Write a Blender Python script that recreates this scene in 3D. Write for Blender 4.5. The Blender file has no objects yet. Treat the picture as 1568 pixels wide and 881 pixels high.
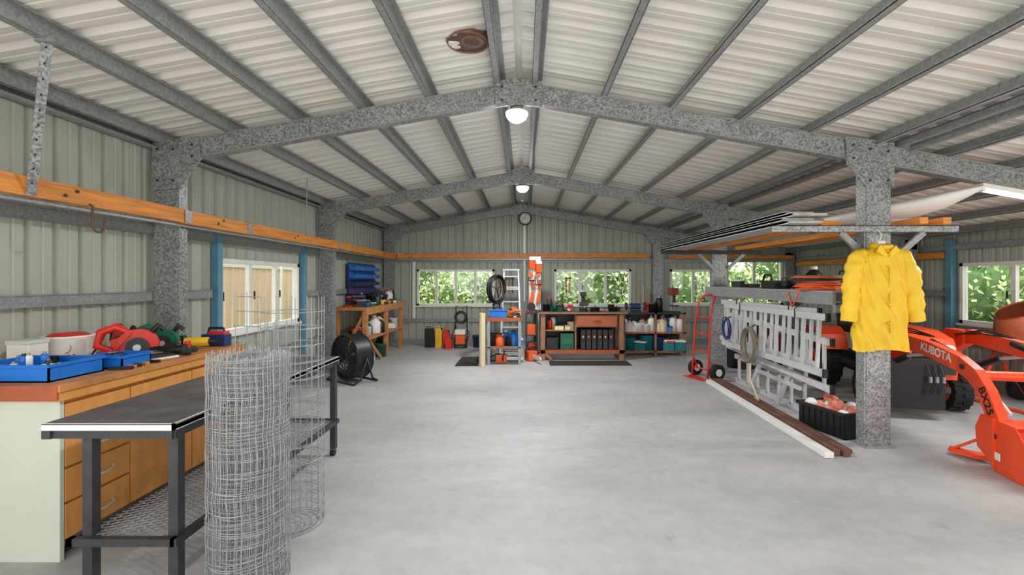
import bpy, math, random, bmesh
from mathutils import Vector, Matrix
random.seed(7)
S=bpy.context.scene
S.view_settings.view_transform='Standard'
S.view_settings.look='None'
S.view_settings.exposure=.05
pi=math.pi
def lin(c):
    c=c/255.0
    return c/12.92 if c<=0.04045 else ((c+0.055)/1.055)**2.4
def L(c): return tuple(lin(v) for v in c)
def mat(name,col,rough=.55,metal=0.0,var=.12,scale=6.0,bump=0.0,spec=.5,kind='noise',col2=None,stretch=None):
    m=bpy.data.materials.new(name); m.use_nodes=True
    n=m.node_tree.nodes; l=m.node_tree.links
    b=n['Principled BSDF']; c=L(col)
    b.inputs['Roughness'].default_value=rough; b.inputs['Metallic'].default_value=metal
    b.inputs['Specular IOR Level'].default_value=spec
    tc=n.new('ShaderNodeTexCoord'); mp=n.new('ShaderNodeMapping')
    l.new(tc.outputs['Object'],mp.inputs['Vector'])
    if stretch: mp.inputs['Scale'].default_value=stretch
    if kind=='spangle':
        t=n.new('ShaderNodeTexVoronoi'); t.inputs['Scale'].default_value=scale
        l.new(mp.outputs[0],t.inputs['Vector'])
        sep=n.new('ShaderNodeSeparateColor'); l.new(t.outputs['Color'],sep.inputs[0])
        t2=n.new('ShaderNodeTexNoise'); t2.inputs['Scale'].default_value=3; t2.inputs['Detail'].default_value=4; l.new(mp.outputs[0],t2.inputs['Vector'])
        mm=n.new('ShaderNodeMix'); mm.inputs[0].default_value=.4; l.new(sep.outputs[0],mm.inputs[2]); l.new(t2.outputs['Fac'],mm.inputs[3]); out=mm.outputs[0]
    else:
        t=n.new('ShaderNodeTexNoise'); t.inputs['Scale'].default_value=scale; t.inputs['Detail'].default_value=5
        l.new(mp.outputs[0],t.inputs['Vector']); out=t.outputs['Fac']
    r=n.new('ShaderNodeValToRGB'); l.new(out,r.inputs[0])
    e0,e1=(0.2,.8) if kind=='spangle' else (.3,.7)
    r.color_ramp.elements[0].position=e0; r.color_ramp.elements[1].position=e1
    a=tuple(max(0,x*(1-var)) for x in c); d=tuple(min(1,x*(1+var)) for x in c)
    if col2: d=L(col2)
    r.color_ramp.elements[0].color=(*a,1); r.color_ramp.elements[1].color=(*d,1)
    l.new(r.outputs[0],b.inputs['Base Color'])
    if bump>0:
        bn=n.new('ShaderNodeBump'); bn.inputs['Strength'].default_value=bump; bn.inputs['Distance'].default_value=.01
        l.new(out,bn.inputs['Height']); l.new(bn.outputs[0],b.inputs['Normal'])
    return m
def emis(name,col,st):
    m=bpy.data.materials.new(name); m.use_nodes=True
    b=m.node_tree.nodes['Principled BSDF']; b.inputs['Base Color'].default_value=(*L(col),1)
    b.inputs['Emission Color'].default_value=(*L(col),1); b.inputs['Emission Strength'].default_value=st
    return m
# ---------- materials
WALL=mat('wall_sheet',(177,180,169),.42,.0,.06,3)
ROOFM=mat('roof_sheet',(230,227,220),.45,.0,.06,1.5,stretch=(1,6,1))
GALV=mat('galvanised_spangle',(150,153,154),.38,.3,.48,75,kind='spangle')
GALV2=mat('galvanised_steel',(154,157,159),.38,.25,.18,60,kind='spangle')
TIMB=mat('orange_timber',(218,138,58),.5,0,.26,5,stretch=(1,.6,8))
TIMB2=mat('bench_timber',(192,130,74),.55,0,.2,8)
TIMB3=mat('old_bench_timber',(150,108,78),.6,0,.2,8)
RUST=mat('red_brown_paint',(172,90,56),.6,0,.15,8)
DRAW=mat('drawer_veneer',(222,154,80),.45,0,.1,3,stretch=(6,6,1))
PALE=mat('pale_green_panel',(206,214,198),.5,0,.03,4)
WHITE=mat('white_paint',(236,236,232),.4,0,.03,6)
CREAM=mat('cream_plastic',(228,212,172),.5,0,.05,6)
BLACK=mat('black_plastic',(28,28,30),.45,0,.2,10)
DSTEEL=mat('dark_steel',(54,54,57),.5,.1,.25,14)
BTOP=mat('bench_top_dark',(88,87,90),.45,0,.35,7)
WIRE=mat('galvanised_wire',(166,169,172),.4,.2,.2,30)
ALU=mat('aluminium',(214,216,218),.35,.25,.08,12)
PLANK=mat('weathered_plank',(172,171,168),.6,0,.18,5,stretch=(6,.6,6))
BLUEF=mat('blue_painted_steel',(96,146,172),.5,0,.1,8)
BLUE=mat('blue_plastic',(25,115,210),.4,0,.08,8)
NAVY=mat('navy_plastic',(30,55,110),.45,0,.1,8)
TEAL=mat('teal_plastic',(20,120,130),.45,0,.1,8)
PURP=mat('purple_plastic',(84,74,128),.5,0,.1,8)
RED=mat('red_plastic',(216,46,34),.4,0,.1,8)
DRED=mat('dark_red',(140,32,26),.5,0,.15,8)
GREEN=mat('green_plastic',(15,108,78),.4,0,.1,8)
DGREEN=mat('dark_green',(34,90,68),.5,0,.1,8)
YEL=mat('yellow_plastic',(238,192,40),.45,0,.1,8)
COAT=mat('yellow_raincoat_cloth',(242,198,38),.5,0,.08,6,bump=.15)
ORG=mat('tractor_orange',(240,80,38),.35,0,.06,6)
ORG2=mat('orange_plastic',(236,96,40),.45,0,.1,8)
RUBBER=mat('rubber',(26,26,27),.75,0,.2,20)
HOSE=mat('grey_hose',(124,120,100),.6,0,.1,12)
BROWN=mat('brown_steel_length',(106,76,62),.6,0,.2,9)
BRICK=mat('vent_rust',(136,96,78),.7,0,.2,12)
VENTI=mat('vent_inside',(98,82,75),.8,0,.25,14)
DARK=mat('dark_hole',(40,30,28),.8,0,.2,12)
BUOYO=mat('float_orange',(228,84,56),.5,0,.3,9,col2=(244,180,160))
FENCE=mat('fence_sheet',(246,214,196),.6,0,.04,2)
GRASS=mat('grass',(116,144,78),.9,0,.3,3)
LEAF=mat('leaf',(134,170,98),.6,0,.45,1.2,col2=(216,232,168))
HEDGE=mat('hedge_dark',(84,116,70),.9,0,.4,3)
TRUNK=mat('trunk',(140,120,102),.9,0,.2,9)
BOUNCE_APRON=mat('bounce_apron_pale',(198,194,186),.8,0,.1,3)  # pale unseen ground, added to bounce sunlight up to the ceiling
LAMP=emis('lamp_led',(255,255,255),40)
TUBE=emis('lamp_tube',(255,255,255),7)
def glassm():
    m=bpy.data.materials.new('window_glass'); m.use_nodes=True
    n=m.node_tree.nodes; l=m.node_tree.links; n.remove(n['Principled BSDF'])
    t=n.new('ShaderNodeBsdfTransparent'); t.inputs[0].default_value=(.97,.98,.97,1)
    g=n.new('ShaderNodeBsdfGlossy'); g.inputs['Roughness'].default_value=.03
    x=n.new('ShaderNodeMixShader'); x.inputs[0].default_value=.06
    l.new(t.outputs[0],x.inputs[1]); l.new(g.outputs[0],x.inputs[2]); l.new(x.outputs[0],n['Material Output'].inputs[0])
    return m
GLASS=glassm()
def floorm():
    m=bpy.data.materials.new('concrete'); m.use_nodes=True
    n=m.node_tree.nodes; l=m.node_tree.links; b=n['Principled BSDF']
    tc=n.new('ShaderNodeTexCoord')
    a=n.new('ShaderNodeTexNoise'); a.inputs['Scale'].default_value=.8; a.inputs['Detail'].default_value=10; a.inputs['Roughness'].default_value=.62
    c=n.new('ShaderNodeTexNoise'); c.inputs['Scale'].default_value=12; c.inputs['Detail'].default_value=8
    mp=n.new('ShaderNodeMapping'); mp.inputs['Scale'].default_value=(.6,1.6,1); l.new(tc.outputs['Object'],mp.inputs['Vector'])
    l.new(mp.outputs[0],a.inputs['Vector']); l.new(tc.outputs['Object'],c.inputs['Vector'])
    mx=n.new('ShaderNodeMath'); mx.operation='MULTIPLY_ADD'; mx.inputs[1].default_value=.3
    l.new(c.outputs['Fac'],mx.inputs[0]); l.new(a.outputs['Fac'],mx.inputs[2])
    r=n.new('ShaderNodeValToRGB'); l.new(mx.outputs[0],r.inputs[0])
    r.color_ramp.elements[0].position=.44; r.color_ramp.elements[1].position=.86
    r.color_ramp.elements[0].color=(*L((155,156,157)),1); r.color_ramp.elements[1].color=(*L((189,189,189)),1)
    st=n.new('ShaderNodeTexNoise'); st.inputs['Scale'].default_value=3.1; st.inputs['Detail'].default_value=12; st.inputs['Roughness'].default_value=.75; l.new(tc.outputs['Object'],st.inputs['Vector'])
    r2=n.new('ShaderNodeValToRGB'); r2.color_ramp.elements[0].position=.28; r2.color_ramp.elements[1].position=.40; r2.color_ramp.elements[0].color=(.72,.71,.7,1); r2.color_ramp.elements[1].color=(1,1,1,1)
    l.new(st.outputs['Fac'],r2.inputs[0])
    ml=n.new('ShaderNodeMixRGB'); ml.blend_type='MULTIPLY'; ml.inputs[0].default_value=1; l.new(r.outputs[0],ml.inputs[1]); l.new(r2.outputs[0],ml.inputs[2])
    l.new(ml.outputs[0],b.inputs['Base Color']); b.inputs['Roughness'].default_value=.5
    b.inputs['Specular IOR Level'].default_value=.35
    bp=n.new('ShaderNodeBump'); bp.inputs['Strength'].default_value=.06; l.new(c.outputs['Fac'],bp.inputs['Height']); l.new(bp.outputs[0],b.inputs['Normal'])
    return m
FLOOR=floorm()

# ---------- mesh builder
class B:
    def __init__(s): s.v=[];s.f=[];s.m=[];s.ml=[];s.sm=[];s.T=Matrix()
    def mi(s,m):
        if m not in s.ml: s.ml.append(m)
        return s.ml.index(m)
    def add(s,vs,fs,m,smooth=False):
        o=len(s.v); s.v+=[s.T@Vector(v) for v in vs]; i=s.mi(m)
        for f in fs: s.f.append([o+a for a in f]); s.m.append(i); s.sm.append(smooth)
    def box(s,x0,x1,y0,y1,z0,z1,m):
        vs=[(x,y,z) for x in(x0,x1) for y in(y0,y1) for z in(z0,z1)]
        s.add(vs,[(0,1,3,2),(4,6,7,5),(0,4,5,1),(2,3,7,6),(0,2,6,4),(1,5,7,3)],m)
    def cbox(s,c,sz,m,rz=0,rx=0,ry=0):
        T0=s.T; s.T=T0@Matrix.Translation(c)@Matrix.Rotation(rz,4,'Z')@Matrix.Rotation(ry,4,'Y')@Matrix.Rotation(rx,4,'X')
        a,b,d=sz[0]/2,sz[1]/2,sz[2]/2; s.box(-a,a,-b,b,-d,d,m); s.T=T0
    def basis(s,d):
        d=d.normalized(); u=Vector((0,0,1)) if abs(d.z)<.95 else Vector((0,1,0))
        x=d.cross(u).normalized(); return x,x.cross(d).normalized()
    def bar(s,p0,p1,w,h,m):
        p0=Vector(p0);p1=Vector(p1); x,u=s.basis(p1-p0)
        vs=[]
        for p in(p0,p1):
            for a,b in((-1,-1),(1,-1),(1,1),(-1,1)): vs.append(p+x*a*w/2+u*b*h/2)
        s.add(vs,[(0,1,2,3),(7,6,5,4),(0,4,5,1),(1,5,6,2),(2,6,7,3),(3,7,4,0)],m)
    def cyl(s,p0,p1,r0,m,r1=None,n=18,caps=True):
        p0=Vector(p0);p1=Vector(p1); x,u=s.basis(p1-p0); r1=r0 if r1 is None else r1
        vs=[]
        for p,r in((p0,r0),(p1,r1)):
            for i in range(n):
                a=2*pi*i/n; vs.append(p+x*r*math.cos(a)+u*r*math.sin(a))
        s.add(vs,[(i,(i+1)%n,n+(i+1)%n,n+i) for i in range(n)],m,True)
        if caps: s.add(vs,[tuple(range(n))[::-1],tuple(range(n,2*n))],m)
    def tube(s,pts,r,m,n=8,closed=False):
        pts=[Vector(p) for p in pts]; N=len(pts); vs=[]; px=None
        for i,p in enumerate(pts):
            if closed: d=pts[(i+1)%N]-pts[i-1]
            else: d=pts[min(i+1,N-1)]-pts[max(i-1,0)]
            d.normalize()
            if px is None: px,_=s.basis(d)
            x=(px-d*px.dot(d)); x.normalize(); px=x; u=d.cross(x)
            rr=r[i] if isinstance(r,(list,tuple)) else r
            for k in range(n):
                a=2*pi*k/n; vs.append(p+x*rr*math.cos(a)+u*rr*math.sin(a))
        fs=[]
        for i in range(N if closed else N-1):
            j=(i+1)%N
            for k in range(n): fs.append((i*n+k,i*n+(k+1)%n,j*n+(k+1)%n,j*n+k))
        if not closed: fs+= [tuple(range(n))[::-1],tuple(range((N-1)*n,N*n))]
        s.add(vs,fs,m,True)
    def ring(s,c,r,t,m,axis='Z',n=28,k=8,ry=None):
        c=Vector(c); ry=ry or r; pts=[]
        for i in range(n):
            a=2*pi*i/n; A,Bb=r*math.cos(a),ry*math.sin(a)
            pts.append(c+Vector({'Z':(A,Bb,0),'Y':(A,0,Bb),'X':(0,A,Bb)}[axis]))
        s.tube(pts,t,m,k,True)
    def sph(s,c,r,m,nu=18,nv=10,zmin=-1.0):
        if not isinstance(r,(tuple,list)): r=(r,r,r)
        vs=[];fs=[]
        for j in range(nv+1):
            ph=-pi/2+pi*j/nv; z=max(math.sin(ph),zmin)
            for i in range(nu):
                a=2*pi*i/nu; q=math.cos(ph)
                vs.append((c[0]+r[0]*q*math.cos(a),c[1]+r[1]*q*math.sin(a),c[2]+r[2]*z))
        for j in range(nv):
            for i in range(nu): fs.append((j*nu+i,j*nu+(i+1)%nu,(j+1)*nu+(i+1)%nu,(j+1)*nu+i))
        s.add(vs,fs,m,True)
    def prism(s,poly,ax,a,b,m):
        n=len(poly); vs=[]
        for t in(a,b):
            for (p,q) in poly: vs.append({'Y':(p,t,q),'X':(t,p,q),'Z':(p,q,t)}[ax])
        s.add(vs,[tuple(range(n)),tuple(range(n,2*n))[::-1]]+[(i,(i+1)%n,n+(i+1)%n,n+i) for i in range(n)],m)
    def lathe(s,prof,c,m,n=26):
        vs=[];fs=[]
        for (r,z) in prof:
            for i in range(n):
                a=2*pi*i/n; vs.append((c[0]+r*math.cos(a),c[1]+r*math.sin(a),c[2]+z))
        for j in range(len(prof)-1):
            for i in range(n): fs.append((j*n+i,j*n+(i+1)%n,(j+1)*n+(i+1)%n,(j+1)*n+i))
        s.add(vs,fs,m,True)
    def done(s,name,bev=0,fix=True):
        xs=[v.x for v in s.v];ys=[v.y for v in s.v];zs=[v.z for v in s.v]
        o=Vector(((min(xs)+max(xs))/2,(min(ys)+max(ys))/2,min(zs)))
        me=bpy.data.meshes.new(name); me.from_pydata([v-o for v in s.v],[],s.f)
        for m in s.ml: me.materials.append(m)
        me.polygons.foreach_set('material_index',s.m); me.polygons.foreach_set('use_smooth',s.sm)
        me.update()
        if fix:
            bm=bmesh.new(); bm.from_mesh(me); bmesh.ops.recalc_face_normals(bm,faces=bm.faces); bm.to_mesh(me); bm.free()
        ob=bpy.data.objects.new(name,me); S.collection.objects.link(ob); ob.location=o
        if bev:
            md=ob.modifiers.new('bevel','BEVEL'); md.width=bev; md.segments=2; md.limit_method='ANGLE'; md.angle_limit=math.radians(50)
        return ob
# small mixed shop items standing on a surface
def bit(b,x,y,z,s,m,m2,k,rz):
    T0=b.T; b.T=T0@Matrix.Translation((x,y,z))@Matrix.Rotation(rz,4,'Z')
    if k==0:
        b.lathe([(0,0),(.3*s,0),(.3*s,1.1*s),(.2*s,1.25*s),(.0,1.25*s)],(0,0,0),m,14); b.cyl((0,0,1.25*s),(0,0,1.42*s),.14*s,m2,n=10)
    elif k==1:
        b.lathe([(0,0),(.4*s,0),(.42*s,.05*s),(.42*s,.8*s),(.2*s,1.05*s),(.14*s,1.1*s)],(0,0,0),m,14); b.cyl((0,0,1.08*s),(0,0,1.25*s),.17*s,m2,n=10); b.tube([(.3*s,0,.9*s),(.42*s,0,1.1*s),(.1*s,0,1.15*s)],.05*s,m,6)
    elif k==2:
        b.box(-.55*s,.55*s,-.35*s,.35*s,0,.55*s,m); b.box(-.58*s,.58*s,-.38*s,.38*s,.5*s,.6*s,m2); b.tube([(-.2*s,0,.6*s),(-.18*s,0,.75*s),(.18*s,0,.75*s),(.2*s,0,.6*s)],.04*s,BLACK,6)
    elif k==3:
        b.cyl((-.5*s,0,.75*s),(.3*s,0,.75*s),.2*s,m,n=12); b.cyl((.3*s,0,.75*s),(.65*s,0,.75*s),.1*s,m2,.06*s,n=10); b.prism([(-.4*s,.7*s),(-.1*s,.7*s),(-.2*s,.15*s),(-.5*s,.15*s)],'Y',-.1*s,.1*s,m); b.box(-.6*s,-.1*s,-.17*s,.17*s,0,.2*s,m2)
    elif k==4:
        b.lathe([(0,0),(.4*s,0),(.4*s,.75*s),(.43*s,.77*s),(.43*s,.82*s),(.36*s,.82*s),(.34*s,.78*s),(0,.78*s)],(0,0,0),m,16)
    elif k==5:
        b.bar((-.8*s,0,.08*s),(.7*s,0,.08*s),.18*s,.12*s,m2); b.cyl((.7*s,0,0.0),(.7*s,0,.16*s),.22*s,m2,n=10)
    elif k==6:
        for i in range(3): b.ring((0,0,.08*s+.12*s*i),.45*s,.07*s,m,'Z',18,6)
    b.T=T0
def pile(name,x0,x1,y0,y1,z,n,smin,smax,pal,kinds=(0,1,2,3,4,5,6),bev=0):
    b=B(); k=0
    for i in range(n):
        s=random.uniform(smin,smax); x=x0+(x1-x0)*(i+.5)/n+random.uniform(-.02,.02) if (x1-x0)>=(y1-y0) else random.uniform(x0,x1)
        y=y0+(y1-y0)*(i+.5)/n if (y1-y0)>(x1-x0) else random.uniform(y0,y1)
        bit(b,x,y,z,s,random.choice(pal),random.choice([BLACK,WHITE,GALV2,RED,DSTEEL]),random.choice(kinds),random.uniform(0,6.28))
    return b.done(name,bev)
MIX=[RED,BLUE,BLACK,YEL,WHITE,DSTEEL,ORG2,DGREEN,NAVY,TEAL]

XL,XR,YB=-3.40,6.50,11.0
RX=-.05
def R(x): return 3.40-.176*abs(x-RX)
Y0=-.6
b=B(); b.box(XL-.05,XR+.1,-.8,YB+.08,-.12,0,FLOOR); b.done('floor')
b=B(); b.box(-30,35,-25,45,-.4,-.13,GRASS); b.box(-9,16,-16,-.82,-.13,-.02,BOUNCE_APRON); b.box(XR+.12,16,-.81,4.5,-.13,-.02,BOUNCE_APRON); b.box(-9,XL-.06,-.81,3,-.13,-.02,BOUNCE_APRON); b.done('ground_outside')  # grass, plus added pale slabs out of view that bounce light indoors
# ---------- ribbed sheets
def profile(u0,u1,pitch,base,top,h,mini=True):
    pts=[]; u=u0
    while u<u1:
        w=(base-top)/2
        for du,o in((0,0),(w,h),(w+top,h),(base,0)):
            pts.append((u+du,o))
        if mini:
            c=u+base+(pitch-base)/2
            pts+= [(c-.012,0),(c-.006,.004),(c+.006,.004),(c+.012,0)]
        u+=pitch
    return [(p,o) for p,o in pts if p<u1]
def ribwall(name,u0,u1,place,ztop,opens,m,zb=0.0,pitch=.19):
    pr=profile(u0,u1,pitch,.056,.024,.034)
    us=sorted(set([p for p,_ in pr]+[u0,u1]+[e for o in opens for e in o[:2]]))
    def off(u):
        for i in range(len(pr)-1):
            a,c=pr[i],pr[i+1]
            if a[0]<=u<=c[0]:
                return a[1] if c[0]==a[0] else a[1]+(c[1]-a[1])*(u-a[0])/(c[0]-a[0])
        return 0
    b=B()
    for i in range(len(us)-1):
        a,c=us[i],us[i+1]
        if c-a<1e-6: continue
        mid=(a+c)/2; segs=[]; hit=[o for o in opens if o[0]<mid<o[1]]
        lo=zb
        for o in sorted(hit,key=lambda q:q[2]):
            segs.append((lo,o[2],0)); lo=o[3]
        segs.append((lo,None,1))
        for z0,z1,t in segs:
            za=ztop(a) if t else z1; zc=ztop(c) if t else z1
            b.add([place(a,off(a),z0),place(c,off(c),z0),place(c,off(c),zc),place(a,off(a),za)],[(0,1,2,3)],m)
    return b.done(name,fix=False)
WL=(5.06,6.84,.89,1.75)
ribwall('wall_left',1.2,YB,lambda u,o,z:(XL-o,u,z),lambda u:R(XL)+.01,[WL],WALL)
W1=(-2.58,-.72,.90,1.77); W2=(.72,2.56,.90,1.77); W3=(3.5,4.62,.92,1.77); W4=(4.85,6.2,.92,2.0)
ribwall('wall_back',XL,XR,lambda u,o,z:(u,YB+o,z),lambda u:R(u)+.01,[W1,W2,W3,W4],WALL)
W5=(4.6,6.80,.87,1.76)
ribwall('wall_right',4.2,YB,lambda u,o,z:(XR+o,u,z),lambda u:R(XR)+.01,[W5],WALL)
def roofside(b,xa,xb):
    pr=profile(Y0,YB+.2,.19,.09,.04,.032)
    for i in range(len(pr)-1):
        (a,oa),(c,oc)=pr[i],pr[i+1]
        if c-a<1e-6: continue
        b.add([(xa,a,R(xa)+oa),(xb,a,R(xb)+oa),(xb,c,R(xb)+oc),(xa,c,R(xa)+oc)],[(0,1,2,3)],ROOFM)
b=B(); roofside(b,XL-.12,RX-.03); roofside(b,RX+.03,XR+.2)
b.add([(RX-.2,Y0,R(RX-.2)+.034),(RX,Y0,R(RX)+.034),(RX,YB+.2,R(RX)+.034),(RX-.2,YB+.2,R(RX-.2)+.034)],[(0,1,2,3)],ROOFM)
b.add([(RX+.2,Y0,R(RX+.2)+.034),(RX,Y0,R(RX)+.034),(RX,YB+.2,R(RX)+.034),(RX+.2,YB+.2,R(RX+.2)+.034)],[(0,1,2,3)],ROOFM)
b.done('ceiling',fix=False)
b=B()
for x in (-.22,-.85,-1.45,-2.05,-2.65,-3.25,.12,.74,1.35,1.97,2.6,3.2,3.85,4.45,5.05,5.7,6.3):
    z=R(x); t=.006; sg=-1 if x<RX else 1; dz=-.176*sg
    b.prism([(x-.003,z),(x+.003,z),(x+.003,z-.1),(x-.003,z-.1)],'Y',Y0,YB,GALV2)
    b.prism([(x,z-.002),(x+.045,z-.002+dz*.045*sg),(x+.045,z-.007+dz*.045*sg),(x,z-.007)],'Y',Y0,YB,GALV2)
    b.prism([(x,z-.095),(x-.05,z-.095),(x-.05,z-.1),(x,z-.1)],'Y',Y0,YB,GALV2)
    b.prism([(x-.05,z-.08),(x-.047,z-.08),(x-.047,z-.1),(x-.05,z-.1)],'Y',Y0,YB,GALV2)
b.done('ceiling_purlins')
def frame(y):
    b=B(); t=.1; d=.28
    y1=y+.075
    b.prism([(-3.3,R(-3.3)-t),(RX,R(RX)-t),(RX,R(RX)-d),(-3.3,R(-3.3)-d)],'Y',y,y1,GALV)
    b.prism([(RX,R(RX)-t),(6.4,R(6.4)-t),(6.4,R(6.4)-d),(RX,R(RX)-d)],'Y',y,y1,GALV)
    for xa,xb in((-3.3,RX),(RX,6.4)):
        b.prism([(xa,R(xa)-d+.012),(xb,R(xb)-d+.012),(xb,R(xb)-d),(xa,R(xa)-d)],'Y',y-.012,y,GALV2)
        b.prism([(xa,R(xa)-t),(xb,R(xb)-t),(xb,R(xb)-t-.01),(xa,R(xa)-t-.01)],'Y',y-.012,y,GALV2)
    for x0,x1,zt in((-3.34,-3.11,2.72),(3.06,3.30,2.75),(6.2,6.42,R(6.42)-.1)):
        b.box(x0,x1,y,y+.1,0,zt,GALV)
        b.box(x0+.02,x1-.02,y-.006,y,0.01,zt-.2,GALV)
        b.box(x0-.02,x1+.02 if x1<6.4 else x1,y-.05,y+.14,0,.012,GALV2)
    g=y-.02
    b.prism([(-3.34,2.74),(-2.93,2.80),(-2.90,2.60),(-3.09,2.33),(-3.34,2.31)],'Y',g,y-.006,GALV)
    b.prism([(2.88,2.80),(3.32,2.74),(3.32,2.34),(3.07,2.34),(2.9,2.54)],'Y',g,y-.006,GALV)
    b.prism([(RX-.21,3.29),(RX,3.325),(RX+.21,3.29),(RX+.21,3.06),(RX,3.08),(RX-.21,3.06)],'Y',g,y-.006,GALV)
    for (x,z) in [(-3.29,2.68),(-3.15,2.68),(-3.29,2.4),(-3.15,2.4),(-2.98,2.72),(-2.98,2.62),(2.95,2.72),(2.95,2.6),(3.1,2.68),(3.26,2.66),(3.1,2.4),(3.26,2.4),
                  (RX-.15,3.24),(RX-.15,3.12),(RX+.15,3.24),(RX+.15,3.12)]:
        b.cyl((x,g-.010,z),(x,g,z),.011,DSTEEL,n=6)
    b.done('portal_frame')
for y in (4.12,7.45,10.86): frame(y)
b=B()
def girtY(x,y0,y1,z,s=1):
    b.box(x,x+s*.004,y0,y1,z-.04,z+.04,GALV2); b.box(x,x+s*.06,y0,y1,z+.036,z+.042,GALV2); b.box(x,x+s*.06,y0,y1,z-.042,z-.036,GALV2)
    b.box(x+s*.045,x+s*.05,y0,y1,z-.042,z+.042,GALV2)
girtY(XL+.005,1.2,4.9,1.36); girtY(XL+.005,1.2,YB-.05,1.96); girtY(XL+.005,7.0,YB-.05,1.3); girtY(XL+.005,1.2,YB-.05,.55)
b.box(XL+.002,XL+.09,1.2,YB,R(XL)-.12,R(XL)-.1,GALV2); b.box(XL+.002,XL+.01,1.2,YB,R(XL)-.12,R(XL)+.0,GALV2)
b.done('trim_1')
b=B()
for z in (1.98,.55): b.box(XL+.1,XR-.08,YB-.05,YB-.005,z-.04,z+.04,GALV2)
b.done('trim_2')
b=B(); girtY(XR-.005,4.2,YB-.06,.62,-1); girtY(XR-.005,4.2,YB-.06,2.0,-1); girtY(XR-.005,6.9,YB-.06,1.3,-1); b.done('trim_3')
b=B()
b.box(3.36,3.40,Y0,YB-.3,2.70,2.76,GALV2); b.box(3.36,3.46,Y0,YB-.3,2.755,2.762,GALV2); b.box(3.46,3.5,Y0,4.1,2.66,2.72,GALV2)
b.done('trim_4')
b=B(); b.box(XL+.003,XL+.02,1.2,YB,0,.1,GALV2); b.done('baseboard_left')
b=B(); b.box(XL+.02,XR-.02,YB-.02,YB-.003,0,.1,GALV2); b.done('baseboard_back')
def window(name,P,u0,u1,z0,z1,n):
    b=B(); w=.05
    def bx(a,c,za,zc,m,d0=-.03,d1=.05):
        p=P(a,d0,za); q=P(c,d1,zc)
        b.box(min(p[0],q[0]),max(p[0],q[0]),min(p[1],q[1]),max(p[1],q[1]),za,zc,m)
    bx(u0,u1,z1-w,z1,WHITE); bx(u0,u1,z0,z0+w,WHITE); bx(u0,u0+w,z0,z1,WHITE); bx(u1-w,u1,z0,z1,WHITE)
    st=(u1-u0)/n
    for i in range(1,n): bx(u0+i*st-.03,u0+i*st+.03,z0,z1,WHITE,-.015,.035)
    for i in range(n): bx(u0+i*st+.06,u0+i*st+.075,(z0+z1)/2-.05,(z0+z1)/2+.05,BLACK,-.03,-.015)
    bx(u0-.03,u1+.03,z0-.03,z0,WHITE,-.06,.05)
    bx(u0+w,u1-w,z0+w,z1-w,GLASS,.008,.012)
    return b.done(name)
window('window_1',lambda u,d,z:(XL-d,u,z),*WL,3)
window('window_2',lambda u,d,z:(u,YB+d,z),*W1,4)
window('window_3',lambda u,d,z:(u,YB+d,z),*W2,3)
window('window_4',lambda u,d,z:(u,YB+d,z),*W3,2)
window('window_5',lambda u,d,z:(u,YB+d,z),*W4,2)
window('window_6',lambda u,d,z:(XR+d,u,z),*W5,3)
for k,(x0,x1,y0,y1,z0,z1) in enumerate([(XL+.01,XL+.09,4.94,5.02,0,2.0),(XL+.01,XL+.09,6.9,6.97,0,2.0),(XR-.1,XR-.02,6.86,6.96,0,R(XR)-.12)]):
    b=B(); b.box(x0,x1,y0,y1,z0,z1,BLUEF); b.box(x0-.0,x1+.01,y0-.008,y0,z0,.3,BLUEF); b.done('trim_%d'%(6+k),.004)
b=B(); b.box(W1[0]-.1,W1[0]-.03,YB-.06,YB-.01,.6,1.95,WHITE);b.done('trim_5')
# ---------- orange timber rails
b=B()
for y0,y1,dz in((.9,4.05,0),(4.06,5.02,-.006),(5.03,8.0,.0),(8.01,10.77,-.004)):
    b.box(-3.06,-3.015,y0,y1,2.015+dz,2.135+dz,TIMB)
b.box(-3.1,-3.062,.9,10.77,1.985,2.012,GALV2)
for y in(4.1,5.02,7.46,8.0): b.box(-3.013,-3.008,y-.04,y+.04,2.02,2.13,GALV2)
for y in (2.2,3.0,4.5,6,8.6,9.8):
    b.cyl((-3.014,y,2.06),(-3.006,y,2.06),.012,DSTEEL,n=6); b.cyl((-3.014,y+.08,2.1),(-3.006,y+.08,2.1),.012,DSTEEL,n=6)
for y in (1.5,3.0,5.06,9.0): b.box(XL+.06,-3.06,y-.02,y+.02,2.02,2.06,GALV2)
b.done('timber_rail',.003)
b=B(); b.box(-3.0,-.1,10.78,10.83,2.03,2.14,TIMB); b.box(-.09,2.95,10.78,10.83,2.035,2.145,TIMB)
b.box(-3.0,2.95,10.8,10.85,1.99,2.028,GALV2); b.done('timber_rail',.003)
b=B(); b.box(6.38,6.42,6.98,10.77,1.84,1.94,TIMB); b.box(3.4,6.35,10.78,10.83,2.02,2.1,TIMB); b.box(4.70,4.78,10.78,10.84,1.2,2.02,TIMB);b.done('timber_rail',.003)
b=B(); b.bar((-2.66,2.55,R(-2.66)-.08),(-3.0,2.78,2.02),.045,.006,GALV)
for i in range(10):
    t=.06+i*.095; p=Vector((-2.66,2.55,2.86)).lerp(Vector((-3.0,2.78,2.02)),t); b.cyl(p+Vector((0,-.006,0)),p+Vector((0,-.003,0)),.008,DARK,n=8)
b.cbox((-2.66,2.55,R(-2.66)-.1),(.1,.05,.03),GALV2); b.done('hanger_strap')
for p0,p1 in [((-2.95,6.2,R(-2.95)),(-3.03,6.35,2.13)),((-1.43,10.75,R(-1.43)-.1),(-1.43,10.79,2.13)),((1.59,10.75,R(1.59)-.1),(1.59,10.79,2.13))]:
    b=B(); b.cyl(p0,p1,.008,GALV2,n=6); b.cbox(p1,(.04,.04,.03),GALV2); b.done('hanger_rod')
b=B(); y=3.17
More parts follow.
